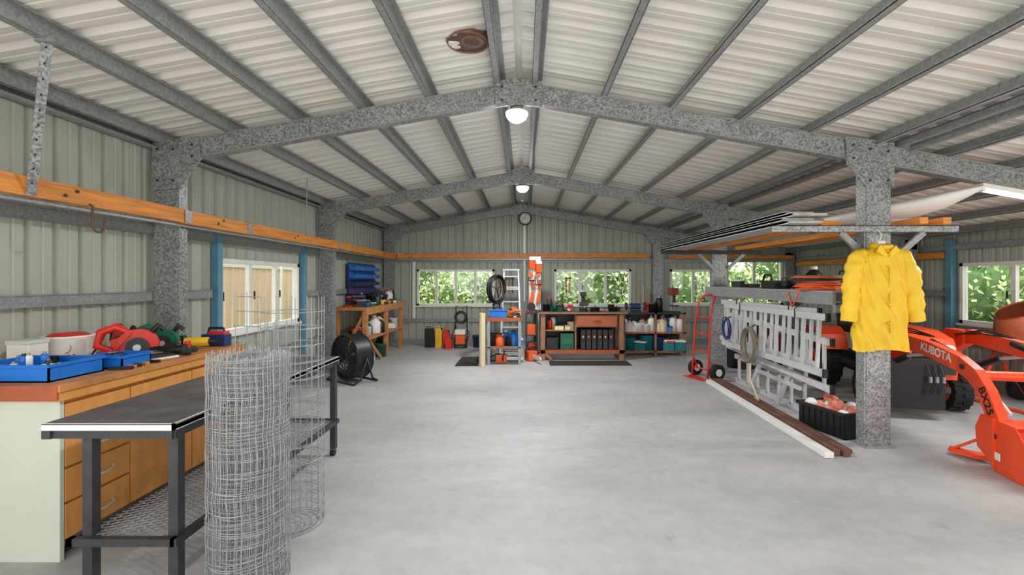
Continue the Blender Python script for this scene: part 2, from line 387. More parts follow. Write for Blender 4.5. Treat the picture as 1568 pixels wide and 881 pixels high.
pts=[(-3.02,y,2.03),(-2.995,y,2.02),(-2.995,y,1.92)]
for i in range(11):
    a=pi*i/10; pts.append((-2.995,y+.045-.045*math.cos(a),1.89-.05*math.sin(a)))
pts.append((-2.995,y+.09,1.93)); 
b.tube(pts,.008,BROWN,8); b.done('steel_hook')
b=B(); vx,vy=-.43,3.48; vz=R(vx)
b.ring((vx,vy,vz-.02),.155,.009,BRICK,'Z',36); b.lathe([(.15,-.025),(.15,.12)],(vx,vy,vz),BRICK,36)
b.lathe([(0,-.012),(.148,-.012)],(vx,vy,vz),VENTI,36); b.lathe([(.06,-.014),(.075,-.02),(.09,-.014)],(vx+.03,vy,vz),BRICK,30)
b.done('roof_vent')
def alamp(name,loc,size,en,sy=None,rot=(0,0,0)):
    ld=bpy.data.lights.new(name,'AREA'); ld.energy=en; ld.size=size
    if sy: ld.shape='RECTANGLE'; ld.size_y=sy
    else: ld.shape='DISK'
    o=bpy.data.objects.new(name,ld); S.collection.objects.link(o); o.location=loc; o.rotation_euler=rot
def flood(x,y,z,en):
    b=B(); b.cbox((x,y,z+.07),(.12,.04,.06),GALV2)
    b.lathe([(0,.05),(.05,.05),(.06,.02),(.1,.012),(.105,.005),(.1,.0)],(x,y,z),WHITE)
    b.lathe([(0,-.085),(.045,-.08),(.08,-.055),(.1,-.02),(.1,.0)],(x,y,z),LAMP); b.done('led_ceiling_light')
    alamp('led_lamp',(x,y,z-.1),.2,en)
flood(RX-.02,4.2,3.04,55); flood(RX+.02,7.53,3.04,75); flood(RX,.9,3.04,12)  # last one is an unseen lamp behind the camera, added for brightness
b=B()
x0,x1=4.12,5.35
za,zb=R(x0)-.285,R(x1)-.285
b.bar((x0,4.15,za-.02),(x1,4.15,zb-.02),.09,.04,WHITE); b.cyl((x0+.05,4.15,za-.055),(x1-.05,4.15,zb-.04),.022,TUBE,n=12)
b.cbox((x0+.02,4.15,za-.05),(.03,.07,.05),WHITE); b.cbox((x1-.02,4.15,zb-.05),(.03,.07,.05),WHITE)
b.done('fluorescent_light')
alamp('tube_lamp',(4.75,4.15,R(4.75)-.4),1.1,40,.1)
b=B(); cx,cz=.016,2.97; yc=10.79
b.cyl((cx,yc,cz),(cx,yc+.05,cz),.15,BLACK,n=36); b.cyl((cx,yc-.006,cz),(cx,yc,cz),.125,WHITE,n=36); b.ring((cx,yc,cz),.138,.014,BLACK,'Y',36)
for i in range(12):
    a=i*pi/6; b.cbox((cx+.105*math.sin(a),yc-.008,cz+.105*math.cos(a)),(.01,.004,.02),BLACK,ry=a)
b.bar((cx,yc-.012,cz),(cx-.06,yc-.012,cz-.04),.012,.006,BLACK); b.bar((cx,yc-.014,cz),(cx+.01,yc-.014,cz+.095),.008,.006,BLACK)
b.done('wall_clock')
b=B(); b.box(-.03,.03,10.86,10.95,0,R(0)-.28,GALV2); b.box(-.02,.02,10.84,10.86,1.0,2.8,WHITE); b.done('trim_9')
b=B(); b.box(-1.22,-.82,8.0,8.9,0,.012,RUBBER); b.done('dark_floor_sheet')  # thin dark sheet standing in for the shadow on the floor
b=B(); b.box(.45,1.9,8.05,8.5,0,.010,DSTEEL); b.done('dark_floor_sheet')  # another thin dark sheet, in front of the main bench

# ---------- cabinet & counter
b=B()
b.box(-3.3,-2.47,2.43,2.455,0,.86,PALE)
b.box(-3.3,-2.49,2.455,3.95,.06,.86,DRAW); b.box(-3.3,-2.53,2.46,3.95,0,.06,DSTEEL)
zs=[.08,.30,.49,.67,.84]
for i in range(4):
    b.box(-2.49,-2.468,2.46,2.86,zs[i]+.006,zs[i+1]-.006,DRAW)
    zc=(zs[i]+zs[i+1])/2; pts=[(-2.468,2.58,zc+.01),(-2.44,2.6,zc),(-2.435,2.66,zc-.008),(-2.44,2.72,zc),(-2.468,2.74,zc+.01)]
    b.tube(pts,.006,ALU,8)
b.box(-2.49,-2.468,2.87,3.39,.086,.834,DRAW); b.box(-2.49,-2.468,3.4,3.94,.086,.834,DRAW)
b.tube([(-2.468,3.3,.7),(-2.44,3.3,.69),(-2.44,3.3,.6),(-2.468,3.3,.59)],.006,ALU,8)
b.box(-3.32,-2.44,2.4,3.98,.862,.91,DRAW); b.box(-3.32,-2.43,2.39,3.98,.912,.95,TIMB2)
b.box(-3.32,-2.44,2.385,2.39,.87,.95,RUST)
b.done('drawer_cabinet',.003)
b=B(); c=(-3.14,3.15,.95); b.lathe([(0,0),(.135,0),(.138,.01),(.138,.16),(.142,.165),(.142,.175),(.125,.175),(.12,.168),(0,.168)],c,WHITE,32)
for k in range(9):
    a=-pi/2-.4+k*.17; b.cbox((c[0]+.139*math.cos(a),c[1]+.139*math.sin(a),c[2]+.045),(.004,.014,.022),RED,rz=a)
b.lathe([(.0,.19),(.09,.19),(.115,.172)],c,RED,24)
b.tube([(c[0]+.142*math.cos(a),c[1]+.142*math.sin(a)*.2-.13,c[2]+.12-.07*math.sin(a)) for a in [i*pi/10 for i in range(11)]],.003,GALV2,6); b.done('paint_bucket')
def tray(name,x0,x1,y0,y1,z0,z1,m,t=.008,n=0):
    b=B(); b.box(x0,x1,y0,y1,z0,z0+t,m)
    b.box(x0,x0+t,y0,y1,z0,z1,m); b.box(x1-t,x1,y0,y1,z0,z1,m); b.box(x0,x1,y0,y0+t,z0,z1,m); b.box(x0,x1,y1-t,y1,z0,z1,m)
    b.box(x0-.01,x1+.01,y0-.01,y0,z1-.015,z1,m); b.box(x0-.01,x1+.01,y1,y1+.01,z1-.015,z1,m); b.box(x0-.01,x0,y0,y1,z1-.015,z1,m); b.box(x1,x1+.01,y0,y1,z1-.015,z1,m)
    for k in range(n):
        x=x0+.05+(x1-x0-.1)*random.random(); y=y0+.05+(y1-y0-.1)*random.random()
        bit(b,x,y,z0+t+.02*(k%3),.065,random.choice([BLACK,WHITE,RED,DSTEEL,BLUE,WHITE]),random.choice([GALV2,BLACK]),random.choice([0,2,4,5,5,6]),random.random()*6)
    return b.done(name)
tray('parts_tray',-3.0,-2.56,2.46,2.78,.95,1.045,BLUE,n=16)
tray('parts_tray',-2.74,-2.5,2.84,3.06,.95,1.03,BLUE,n=7)
b=B(); b.box(-3.22,-3.08,2.84,2.96,.95,1.12,WHITE); b.box(-3.225,-3.075,2.835,2.965,1.10,1.125,PALE); b.done('cardboard_carton',.004)
def saw(name,x,y,z,m,rz,sc=1.0,m2=None,tilt=0):
    b=B(); b.T=Matrix.Translation((x,y,z))@Matrix.Rotation(rz,4,'Z')@Matrix.Rotation(tilt,4,'Y')@Matrix.Scale(sc,4); m2=m2 or m
    b.box(-.15,.15,-.07,.09,0,.008,ALU)
    b.prism([(.1*math.cos(a),.09+.095*math.sin(a)) for a in [pi*i/12-.15 for i in range(15)]]+[(-.1,.06)],'Y',-.03,.02,m)
    b.cyl((0,-.036,.075),(0,-.032,.075),.06,DSTEEL,n=28); b.cyl((0,-.045,.075),(0,-.03,.075),.02,ALU,n=12)
    b.cyl((0,.02,.09),(0,.12,.09),.045,BLACK); b.cyl((0,.1,.09),(0,.15,.09),.052,m2); b.cbox((-.07,.04,.11),(.12,.08,.07),m2,ry=-.4)
    b.tube([(-.05,.02,.16),(-.11,.03,.20),(-.18,.03,.17),(-.2,.03,.09),(-.12,.03,.05)],[.02,.024,.026,.022,.02],m2,10); b.tube([(.05,.02,.15),(.09,.02,.2),(.12,.02,.17)],.018,BLACK,8)
    b.tube([(-.2,.03,.08),(-.24,.06,.02),(-.18,.14,.01),(-.05,.17,.01)],.006,BLACK,6)
    return b.done(name,.003)
saw('circular_saw',-2.70,3.2,.95,RED,.5,1.15)
saw('circular_saw',-2.76,3.5,.95,GREEN,.3,1.0,GREEN)
saw('circular_saw',-3.02,3.44,.95,RED,-.4,1.0,DSTEEL)
b=B(); b.T=Matrix.Translation((-2.54,3.36,.95)); b.cyl((-.10,0,.04),(.02,.03,.04),.033,BLACK); b.cyl((.02,.03,.04),(.05,.035,.04),.045,DSTEEL); b.cyl((.04,.035,.04),(.04,.035,.1),.02,RED); b.cyl((.055,.04,.03),(.062,.04,.055),.045,DSTEEL);b.done('angle_grinder')
b=B(); b.T=Matrix.Translation((-2.60,3.66,.95))@Matrix.Rotation(.4,4,'Z'); b.cyl((-.1,0,.06),(.06,0,.06),.036,YEL); b.cyl((.06,0,.06),(.12,0,.06),.02,BLACK,.012); b.prism([(-.07,.05),(-.03,.05),(-.05,-.0),(-.1,.0)],'Y',-.018,.018,YEL); b.box(-.13,-.03,-.03,.03,0,.02,BLACK); b.done('cordless_drill')
b=B(); b.T=Matrix.Translation((-2.60,3.86,.95)); b.cbox((0,0,.05),(.2,.09,.10),NAVY); b.cbox((.02,0,.11),(.14,.07,.03),RED); b.tube([(-.07,0,.10),(-.06,0,.15),(.06,0,.15),(.07,0,.10)],.01,BLACK,8); b.done('tool_case',.006)
pile('hand_tools',-3.2,-2.8,3.68,3.9,.95,9,.08,.13,[YEL,BLACK,RED,DSTEEL,BLUE],(2,3,5,4))
b=B()
for i in range(5):
    x=-2.52+random.random()*.04; y=2.82+i*.06; b.cbox((x,y,.96),(.12,.025,.018),TIMB2 if i%2 else BLACK,rz=random.uniform(-.5,.5))
for i in range(3): b.bar((-2.56-.03*i,3.1,.957+.012*i),(-2.5-.03*i,3.30,.957+.012*i),.02,.012,[WHITE,DSTEEL,BLACK][i])
b.done('loose_offcuts')
# ---------- steel bench
b=B(); bx0,bx1,by0,by1,bz=-2.22,-1.61,2.1,3.98,.84
b.box(bx0,bx1,by0,by1,bz-.004,bz,BTOP)
b.box(bx0,bx1,by0,by0+.012,bz-.03,bz+.001,WHITE); b.box(bx1-.012,bx1,by0,by1,bz-.03,bz+.001,WHITE)
b.box(bx0,bx1,by0+.012,by1,bz-.026,bz-.005,DSTEEL)
b.box(bx0,bx1,by0+.01,by0+.045,bz-.07,bz-.03,DSTEEL); b.box(bx0,bx0+.04,by0,by1,bz-.07,bz-.03,DSTEEL); b.box(bx1-.045,bx1-.01,by0,by1,bz-.07,bz-.03,DSTEEL); b.box(bx0,bx1,by1-.04,by1,bz-.07,bz-.03,DSTEEL)
lx0,lx1=-2.06,-1.66
for x in(lx0,lx1):
    for y in(by0+.03,by1-.08):
        b.box(x,x+.045,y,y+.045,.06,bz-.03,DSTEEL)
        b.cyl((x+.0,y+.022,.03),(x+.035,y+.022,.03),.03,BLACK,n=16); b.box(x+.005,x+.04,y+.005,y+.04,.05,.07,GALV2)
sz=.31
b.box(lx0-.05,lx1+.05,by0+.0,by0+.03,sz-.035,sz,DSTEEL); b.box(lx0-.05,lx1+.05,by1-.06,by1-.03,sz-.035,sz,DSTEEL)
b.box(lx0-.05,lx0-.02,by0,by1-.03,sz-.035,sz,DSTEEL); b.box(lx1+.03,lx1+.06,by0,by1-.03,sz-.035,sz,DSTEEL)
xa,xb=lx0-.04,lx1+.04; W=xb-xa
y=by0-W
while y<by1:
    for sg in(0,1):
        p=[(xa,y),(xb,y+W*.5)] if sg==0 else [(xb,y),(xa,y+W*.5)]
        (ax,ay),(cx_,cy)=p
        lo,hi=by0+.02,by1-.04
        if not(cy<lo or ay>hi):
            t0=max(0,(lo-ay)/(cy-ay)); t1=min(1,(hi-ay)/(cy-ay))
            b.bar((ax+(cx_-ax)*t0,ay+(cy-ay)*t0,sz-.006),(ax+(cx_-ax)*t1,ay+(cy-ay)*t1,sz-.006),.006,.004,GALV2)
    y+=.035
b.done('steel_workbench')
# ---------- wire rolls
b=B(); c=(-1.365,2.27)
for turn in range(5):
    r=.178-.02*turn
    z=.012
    while z<1.14:
        pts=[]
        j=random.random()*6
        for i in range(30):
            a=2*pi*i/30; rr=r+.005*math.sin(3*a+j); pts.append((c[0]+rr*math.cos(a),c[1]+rr*math.sin(a),z+.006*math.sin(2*a+j)))
        b.tube(pts,.0018,WIRE,4,True); z+=random.choice([.012,.02,.045,.06])
    n=40-5*turn
    for i in range(n):
        a=2*pi*(i+random.random()*.5)/n; pts=[]
        for k in range(13):
            zz=.01+k*.095; aa=a+.02*math.sin(k*2+j); pts.append((c[0]+(r+.004*(k%2))*math.cos(aa),c[1]+(r+.004*(k%2))*math.sin(aa),zz if k<12 else 1.13+random.random()*.03))
        b.tube(pts,.0018,WIRE,4)
b.done('wire_mesh_roll')
b=B(); c=(-1.43,2.83)
for turn in range(2):
    r=.175-.03*turn; z=.01; k=0
    zt=1.4 if turn==0 else 1.25
    while z<zt:
        b.ring((c[0],c[1],z),r,.0026,WIRE,'Z',32,4); z+=.1 if z>.3 else .06
    for i in range(12):
        a=2*pi*i/12+turn*.2; b.cyl((c[0]+r*math.cos(a),c[1]+r*math.sin(a),.0),(c[0]+r*math.cos(a),c[1]+r*math.sin(a),zt),.0026,WIRE,n=4)
for i in range(6):
    z=.95+.09*i; b.cyl((c[0]-.17,c[1]-.05,z),(c[0]-.38,c[1]-.05+.02*i,z+.0),.0026,WIRE,n=4)
for i in range(3): b.cyl((c[0]-.2-.07*i,c[1]-.03,.93),(c[0]-.2-.07*i,c[1]-.03,1.43),.0026,WIRE,n=4)
b.done('wire_garden_cage')
# ---------- fan
b=B(); c=Vector((-2.58,6.85,.37)); b.T=Matrix.Translation(c)@Matrix.Rotation(math.radians(-35),4,'Z')
b.cyl((0,-.13,0),(0,.13,0),.33,BLACK,n=40,caps=False); b.cyl((0,-.12,0),(0,.12,0),.32,BLACK,n=40,caps=False)
for y in(-.13,.13):
    for r in(.33,.27,.21,.15,.09): b.ring((0,y,0),r,.005 if r<.33 else .012,BLACK,'Y',36,6)
    for i in range(16):
        a=i*pi/8; b.cyl((.04*math.cos(a),y,.04*math.sin(a)),(.33*math.cos(a),y,.33*math.sin(a)),.003,BLACK,n=5)
b.cyl((0,-.08,0),(0,.1,0),.06,DSTEEL)
for i in range(4):
    a=i*pi/2; u=Vector((math.cos(a),0,math.sin(a))); w=Vector((-math.sin(a),.5,math.cos(a)))*.09
    b.add([u*.05-w*.5,u*.29-w,u*.29+w,u*.05+w*.5],[(0,1,2,3)],DSTEEL)
for s_ in(-1,1):
    b.tube([(s_*.33,-.2,-.355),(s_*.35,-.1,-.3),(s_*.35,0,0)],.014,BLACK,8); b.tube([(s_*.33,.2,-.355),(s_*.35,.1,-.3),(s_*.35,0,0)],.014,BLACK,8)
b.tube([(-.33,-.2,-.355),(.33,-.2,-.355)],.014,BLACK,8); b.tube([(-.33,.2,-.355),(.33,.2,-.355)],.014,BLACK,8)
b.done('drum_fan')
# ---------- left timber bench
b=B(); x0,x1,y0,y1=-3.32,-2.72,7.9,10.3
b.box(x0,x1,y0,y1,.98,1.03,TIMB2); b.box(x0+.05,x1,y0+.1,y1,.45,.48,TIMB2); b.box(x1-.04,x1,y0,y1,.9,.98,TIMB2)
for y in(y0+.02,(y0+y1)/2,y1-.1):
    for x in(x0+.02,x1-.09): b.box(x,x+.08,y,y+.08,0,.98,TIMB2)
b.bar((x1-.04,y0+.1,.5),(x1-.04,y0+.9,.02),.03,.06,TIMB2); b.bar((x0+.1,y0+.06,.1),(x1-.08,y0+.06,.9),.03,.05,TIMB2)
b.done('timber_workbench',.004)
DK=[BLACK,DSTEEL,BLACK,NAVY,DSTEEL,RED,WHITE,DGREEN,BROWN]
pile('bench_clutter',-3.05,-2.9,8.0,10.2,1.03,20,.15,.24,DK)
pile('bench_clutter',-2.82,-2.78,8.0,10.2,1.03,12,.07,.11,MIX)
pile('shelf_clutter',-3.1,-2.85,8.15,10.1,.48,12,.18,.28,[WHITE,BLACK,DSTEEL,TEAL,BLUE,BROWN],(1,2,4))
pile('floor_clutter',-3.1,-2.85,8.2,9.9,0,7,.22,.32,[BLACK,DSTEEL,DGREEN,WHITE],(1,2,4))
b=B(); 
b.box(XL+.07,XL+.09,8.6,10.1,1.1,1.85,NAVY)
for r in range(5):
    for k in range(6):
        y=8.62+k*.245; z=1.70-r*.15; m=[BLUE,BLUE,NAVY,PURP,PURP][r]
        b.prism([(XL+.09,z),(XL+.2,z),(XL+.23,z+.07),(XL+.2,z+.05),(XL+.09,z+.12)],'Y',y,y+.225,m)
b.done('parts_bins')
def jerry(x,y,m,h=.36,w=.2,d=.14):
    b=B(); b.prism([(x-w/2,0),(x+w/2,0),(x+w/2,h*.8),(x+w*.2,h*.93),(x-w/2,h*.93)],'Y',y-d/2,y+d/2,m)
    b.tube([(x-w*.35,y,h*.9),(x-w*.35,y,h*1.03),(x+w*.05,y,h*1.03),(x+w*.1,y,h*.9)],.013,m,8); b.cyl((x+w*.33,y,h*.84),(x+w*.38,y,h*.96),.022,BLACK,n=12)
    b.box(x-w*.3,x+w*.3,y-d/2-.004,y-d/2,h*.2,h*.6,m); return b.done('jerry_can',.012)
jerry(-2.13,10.3,BLACK,.45); jerry(-1.93,10.35,YEL,.45,.15); jerry(-1.76,10.3,RED,.40,.15); jerry(-1.66,10.05,RED,.25,.13)
b=B(); b.T=Matrix.Translation((-1.42,10.2,0))
b.cyl((-.14,0,.1),(-.1,0,.1),.1,BLACK); b.cyl((.1,0,.1),(.14,0,.1),.1,BLACK); b.cbox((0,0,.2),(.2,.2,.22),ORG2); b.cbox((0,-.02,.36),(.22,.22,.1),WHITE)
b.tube([(-.13,.08,.12),(-.13,.1,.6),(-.12,.12,.92),(.12,.12,.92),(.13,.1,.6),(.13,.08,.12)],.014,BLACK,8); b.box(-.1,.1,-.1,.1,.05,.1,BLACK)
for i in range(4): b.ring((0,.02,.68),.1+.012*i,.014,BLACK,'Y',20)
b.tube([(-.1,0,.6),(-.18,-.05,.3),(-.1,-.12,.02),(.1,-.15,.02),(.2,-.05,.3),(.12,0,.5)],.012,BLACK,6)
b.done('pressure_washer',.004)
b=B(); b.T=Matrix.Translation((-1.05,10.3,0)); b.lathe([(0,0),(.1,0),(.12,.26),(.125,.26)],(0,0,0),NAVY); b.ring((0,0,.26),.12,.01,NAVY); b.tube([(-.12,0,.26),(0,-.1,.18),(.12,0,.26)],.004,GALV2,6); b.done('plastic_bucket')
# ---------- tool stand
b=B(); x0,x1,y0,y1=-.66,-.06,8.1,8.7
b.box(x0,x1,y0,y1,.81,.84,DSTEEL); b.box(x0,x1,y0,y1,.3,.32,TIMB3); b.box(x0,x1,y0-.005,y0,.78,.845,RUST)
for x in(x0,x1-.05):
    for y in(y0,y1-.05): b.box(x,x+.05,y,y+.05,0,.81,GALV2)
b.done('tool_stand')
b=B(); b.cyl((-.74,8.02,.0125),(-.74,8.02,.93),.055,CREAM,n=24,caps=False); b.cyl((-.74,8.02,.0125),(-.74,8.02,.93),.048,CREAM,n=24,caps=False); b.ring((-.74,8.02,.925),.052,.005,CREAM,n=24); b.ring((-.74,8.02,.006),.052,.005,CREAM,n=24); b.done('pvc_pipe')
b=B(); b.box(-.62,-.32,8.15,8.35,.84,.98,BLUE); b.box(-.625,-.315,8.145,8.355,.95,.965,NAVY); b.tube([(-.54,8.25,.98),(-.53,8.25,1.02),(-.41,8.25,1.02),(-.4,8.25,.98)],.01,NAVY,8); b.done('tool_box',.005)
pile('bench_clutter',-.24,-.12,8.2,8.6,.84,9,.1,.18,[RED,RED,ORG2,BLACK,YEL,TEAL],(0,2,3,3,1,6))
pile('shelf_clutter',-.6,-.12,8.2,8.5,.32,8,.16,.26,[TEAL,BLUE,ORG2,BLACK,DSTEEL],(2,3,1,4))
def chainsaw(x,y,z,m,rz,k=1.0):
    b=B(); b.T=Matrix.Translation((x,y,z))@Matrix.Rotation(rz,4,'Z')@Matrix.Scale(k,4)
    b.cbox((0,0,.09),(.22,.16,.16),m); b.cbox((-.08,0,.14),(.1,.12,.1),BLACK); b.prism([(.1,.05),(.42,.055),(.46,.085),(.42,.115),(.1,.12)],'Y',-.01,.01,ALU)
    b.tube([(-.1,0,.05),(-.22,0,.04),(-.24,0,.12),(-.1,0,.17)],.016,BLACK,8); b.tube([(.03,-.1,.05),(.05,-.11,.2),(.06,.0,.24),(.05,.1,.2)],.012,BLACK,8); b.box(-.1,.1,-.07,.07,0,.02,BLACK)
    return b.done('chainsaw',.01)
chainsaw(.12,8.6,.0,ORG2,-1.2,1.1); chainsaw(-.42,8.35,0,ORG2,0,.9)
b=B(); b.box(.02,.26,9.1,9.3,.84,.87,DSTEEL)
for x in(.02,.235):
    for y in(9.1,9.275): b.box(x,x+.025,y,y+.025,0,.84,DSTEEL)
b.box(.02,.26,9.1,9.3,.4,.42,DSTEEL); b.cbox((.14,9.2,.52),(.16,.14,.2),ORG2); b.cyl((.14,9.1,.98),(.14,9.28,.98),.08,BLACK); b.cbox((.14,9.2,.9),(.14,.14,.08),RED); b.cbox((.14,9.2,.14),(.2,.16,.26),DSTEEL); b.cyl((.14,9.08,.2),(.14,9.12,.2),.06,RED); b.done('machine_trolley',.003)
b=B(); b.T=Matrix.Translation((-.52,8.55,.84))@Matrix.Rotation(math.radians(62),4,'Z')
for i in range(4):
    b.ring((0,-.04+.03*i,.5),.26-.012*(i%2),.016,BLACK,'Y',32)
b.ring((0,0,.5),.2,.013,HOSE,'Y',28)
for i in range(5):
    a=i*2*pi/5+.3; b.cyl((0,0,.5),(.25*math.cos(a),0,.5+.25*math.sin(a)),.008,DSTEEL,n=6)
b.tube([(-.15,0,.0),(-.05,0,.4),(0,0,.52),(.05,0,.4),(.15,0,0)],.014,DSTEEL,8); b.box(-.17,.17,-.06,.06,0,.015,DSTEEL); b.done('hose_reel')
b=B(); y=9.7
for s_ in(-1,1):
    b.bar((-.28+s_*.22,y-.25,0),(-.28+s_*.15,y,1.72),.03,.06,ALU); b.bar((-.28+s_*.22,y+.35,0),(-.28+s_*.15,y+.05,1.7),.03,.03,ALU)
for i in range(6):
    t=(i+1)/6.5; b.cbox((-.28,y-.25*(1-t),1.72*t),(.42-.13*t,.08,.025),ALU)
b.cbox((-.28,y+.02,1.73),(.36,.16,.03),ALU)
for t in(.2,.5,.8): b.cbox((-.28,y+.35-.3*t,1.7*t),(.42-.13*t,.02,.03),ALU)
b.done('step_ladder')
b=B(); b.box(.10,.34,9.46,9.475,.9,2.0,WHITE); b.box(.2,.24,9.476,9.52,0,1.98,DSTEEL); b.box(.05,.38,9.44,9.55,0,.02,DSTEEL)
for x,zt in((.15,1.92),(.29,1.84)):
    b.cyl((x,9.42,.02),(x,9.42,zt),.014,ALU); b.cbox((x,9.39,zt-.08),(.12,.08,.18),ORG2,rz=.3); b.cbox((x+.02,9.38,zt+.03),(.1,.08,.06),WHITE)
    b.tube([(x-.06,9.4,zt-.35),(x-.07,9.36,zt-.42),(x+.07,9.36,zt-.42),(x+.06,9.4,zt-.35)],.01,BLACK,8); b.cyl((x,9.42,.02),(x,9.42,.08),.05,ORG2); b.cbox((x,9.4,1.15),(.07,.05,.22),ORG2,ry=.2); b.cbox((x+.02,9.4,1.42),(.09,.06,.2),RUST,ry=-.15); b.cbox((x-.03,9.4,1.62),(.08,.05,.1),ORG2,ry=.4)
b.done('line_trimmer_rack')
# ---------- main bench
b=B(); x0,x1,y0,y1=.31,1.9,8.56,9.06
b.box(x0-.04,x1+.03,y0-.03,y1,.87,.915,DSTEEL); b.box(x0-.04,x1+.03,y0-.034,y0-.03,.88,.91,TIMB3)
for x in(x0,x1-.12):
    for y in(y0,y1-.08): b.box(x,x+.08,y,y+.08,0,.87,TIMB3)
b.bar((x0+.06,y0+.02,.15),(x0+.2,y0+.02,.02),.03,.05,TIMB3)
b.box(x0,x1-.04,y0+.02,y1,.15,.19,RUST); b.box(x0,x1-.04,y0,y0+.02,.13,.2,RUST)
b.box(x0,x1-.04,y1-.03,y1,.19,.87,BLACK)
b.box(.98,1.74,y0+.0,y1-.1,.63,.85,TIMB3); b.box(1.0,1.72,y0-.012,y0,.645,.835,RUST); b.tube([(1.3,y0-.012,.74),(1.3,y0-.03,.74),(1.42,y0-.03,.74),(1.42,y0-.012,.74)],.006,BLACK,6)
b.box(x0+.08,.98,y0+.05,y1,.55,.57,TIMB3); b.box(.95,.98,y0+.05,y1,.19,.87,TIMB3)
b.done('main_workbench',.003)
b=B()
for i in range(6):
    x=1.06+i*.105; b.box(x,x+.09,8.6,8.9,.19,.58,BLACK); b.box(x+.012,x+.078,8.594,8.6,.22,.34,DSTEEL); b.box(x+.03,x+.06,8.592,8.6,.42,.46,ORG2 if i%2 else YEL)
b.box(.68,.93,8.62,8.9,.19,.5,DGREEN); b.box(.7,.91,8.61,8.62,.3,.4,GREEN); b.box(.42,.64,8.65,8.9,.19,.42,BLACK)
b.done('storage_cases',.006)
pile('shelf_clutter',.44,.92,8.68,8.85,.57,7,.14,.2,[WHITE,RED,YEL,BLACK,TEAL,CREAM],(0,1,2,4,3))
b=B(); b.T=Matrix.Translation((1.12,8.7,.915)); b.cyl((0,0,0),(0,0,.05),.08,DSTEEL); b.cbox((0,0,.09),(.12,.22,.09),DSTEEL); b.cbox((0,-.08,.15),(.16,.03,.06),DSTEEL); b.cbox((0,-.14,.15),(.16,.04,.06),DSTEEL)
b.cyl((0,-.14,.1),(0,-.22,.1),.016,GALV2); b.cyl((-.1,-.21,.1),(.1,-.21,.1),.008,GALV2,n=8); b.cyl((0,.02,.14),(0,.02,.3),.03,DSTEEL); b.cbox((0,0,.33),(.1,.14,.08),BLACK); b.cyl((0,0,.37),(.02,.02,.48),.012,GALV2); b.done('bench_vice',.006)
pile('bench_clutter',.4,.95,8.75,8.95,.915,8,.12,.2,[BLACK,DSTEEL,DGREEN,DSTEEL,RED])
pile('bench_clutter',1.30,1.85,8.7,8.95,.915,9,.09,.16,[BLACK,DSTEEL,DGREEN,DSTEEL,BLACK],(2,5,6,4))
# ---------- shelf rack right
b=B(); x0,x1,y0,y1=1.97,3.22,9.1,9.5
for z in(.1,.47,.86): b.box(x0,x1,y0,y1,z-.03,z,RUST if z<.8 else DSTEEL); 
for x in(x0,x1-.04,(x0+x1)/2):
    for y in(y0,y1-.04): b.box(x,x+.04,y,y+.04,0,.86,TIMB3)
b.box(x0,x1,y1,y1+.01,.05,.86,DSTEEL)
b.done('storage_shelf')
pile('paint_containers',x0+.08,x1-.05,9.18,9.22,.47,10,.16,.24,[BLUE,WHITE,BLUE,WHITE,CREAM,WHITE],(0,1,2,4,1))
pile('paint_containers',x0+.08,x1-.05,9.36,9.40,.47,8,.2,.26,[BLUE,WHITE,WHITE,YEL],(0,1,1,4))
pile('storage_tubs',x0+.1,x1-.1,9.2,9.3,.1,6,.3,.38,[TEAL,DGREEN,TEAL,NAVY],(2,2,4))
pile('bench_clutter',2.5,2.8,9.2,9.35,.86,4,.14,.24,DK)
b=B(); b.T=Matrix.Translation((3.0,9.25,.86)); b.box(-.12,.12,-.15,.15,0,.03,DSTEEL); b.cyl((0,.08,.03),(0,.08,.5),.03,GALV2); b.cbox((0,-.0,.42),(.14,.3,.14),DRED); b.cyl((0,-.1,.2),(0,-.1,.36),.025,BLACK); b.cyl((0,-.1,.14),(0,-.1,.2),.008,ALU); b.cbox((0,-.08,.14),(.16,.16,.02),DSTEEL); b.cyl((.08,0,.4),(.2,-.06,.3),.008,ALU); b.sph((.2,-.06,.3),.02,BLACK,10,6); b.done('drill_press',.005)
b=B(); b.T=Matrix.Translation((2.25,9.28,.86)); b.box(-.1,.1,-.06,.06,0,.05,BLACK); b.cyl((-.1,0,.12),(.1,0,.12),.06,NAVY); b.cyl((-.2,0,.12),(-.1,0,.12),.012,ALU); b.cyl((-.2,0,.12),(-.17,0,.12),.08,DSTEEL,n=24); b.cyl((.17,0,.12),(.2,0,.12),.08,DSTEEL,n=24); b.cyl((.1,0,.12),(.2,0,.12),.012,ALU); b.done('bench_grinder')
b=B()
for i,x in enumerate((2.68,2.76,2.86,2.95)):
    b.cyl((x,10.55+.02*i,0),(x+.03,10.74,1.5-.1*i),.012,[TIMB2,ALU,TIMB2,GREEN][i]); b.cbox((x,10.56+.02*i,.05),(.08,.02,.1),DSTEEL)
b.done('garden_tools')
b=B()
for i in range(7):
    x=-.62+i*.085+(1.2 if i>4 else 0)
    b.cyl((x,10.93,1.55),(x,10.93,1.2),.01,[TIMB2,BLACK,RED][i%3],n=8); b.cbox((x,10.93,1.56),(.07,.02,.03),DSTEEL); b.cyl((x,10.92,1.6),(x,10.97,1.6),.005,GALV2,n=6)
b.done('hanging_tools')
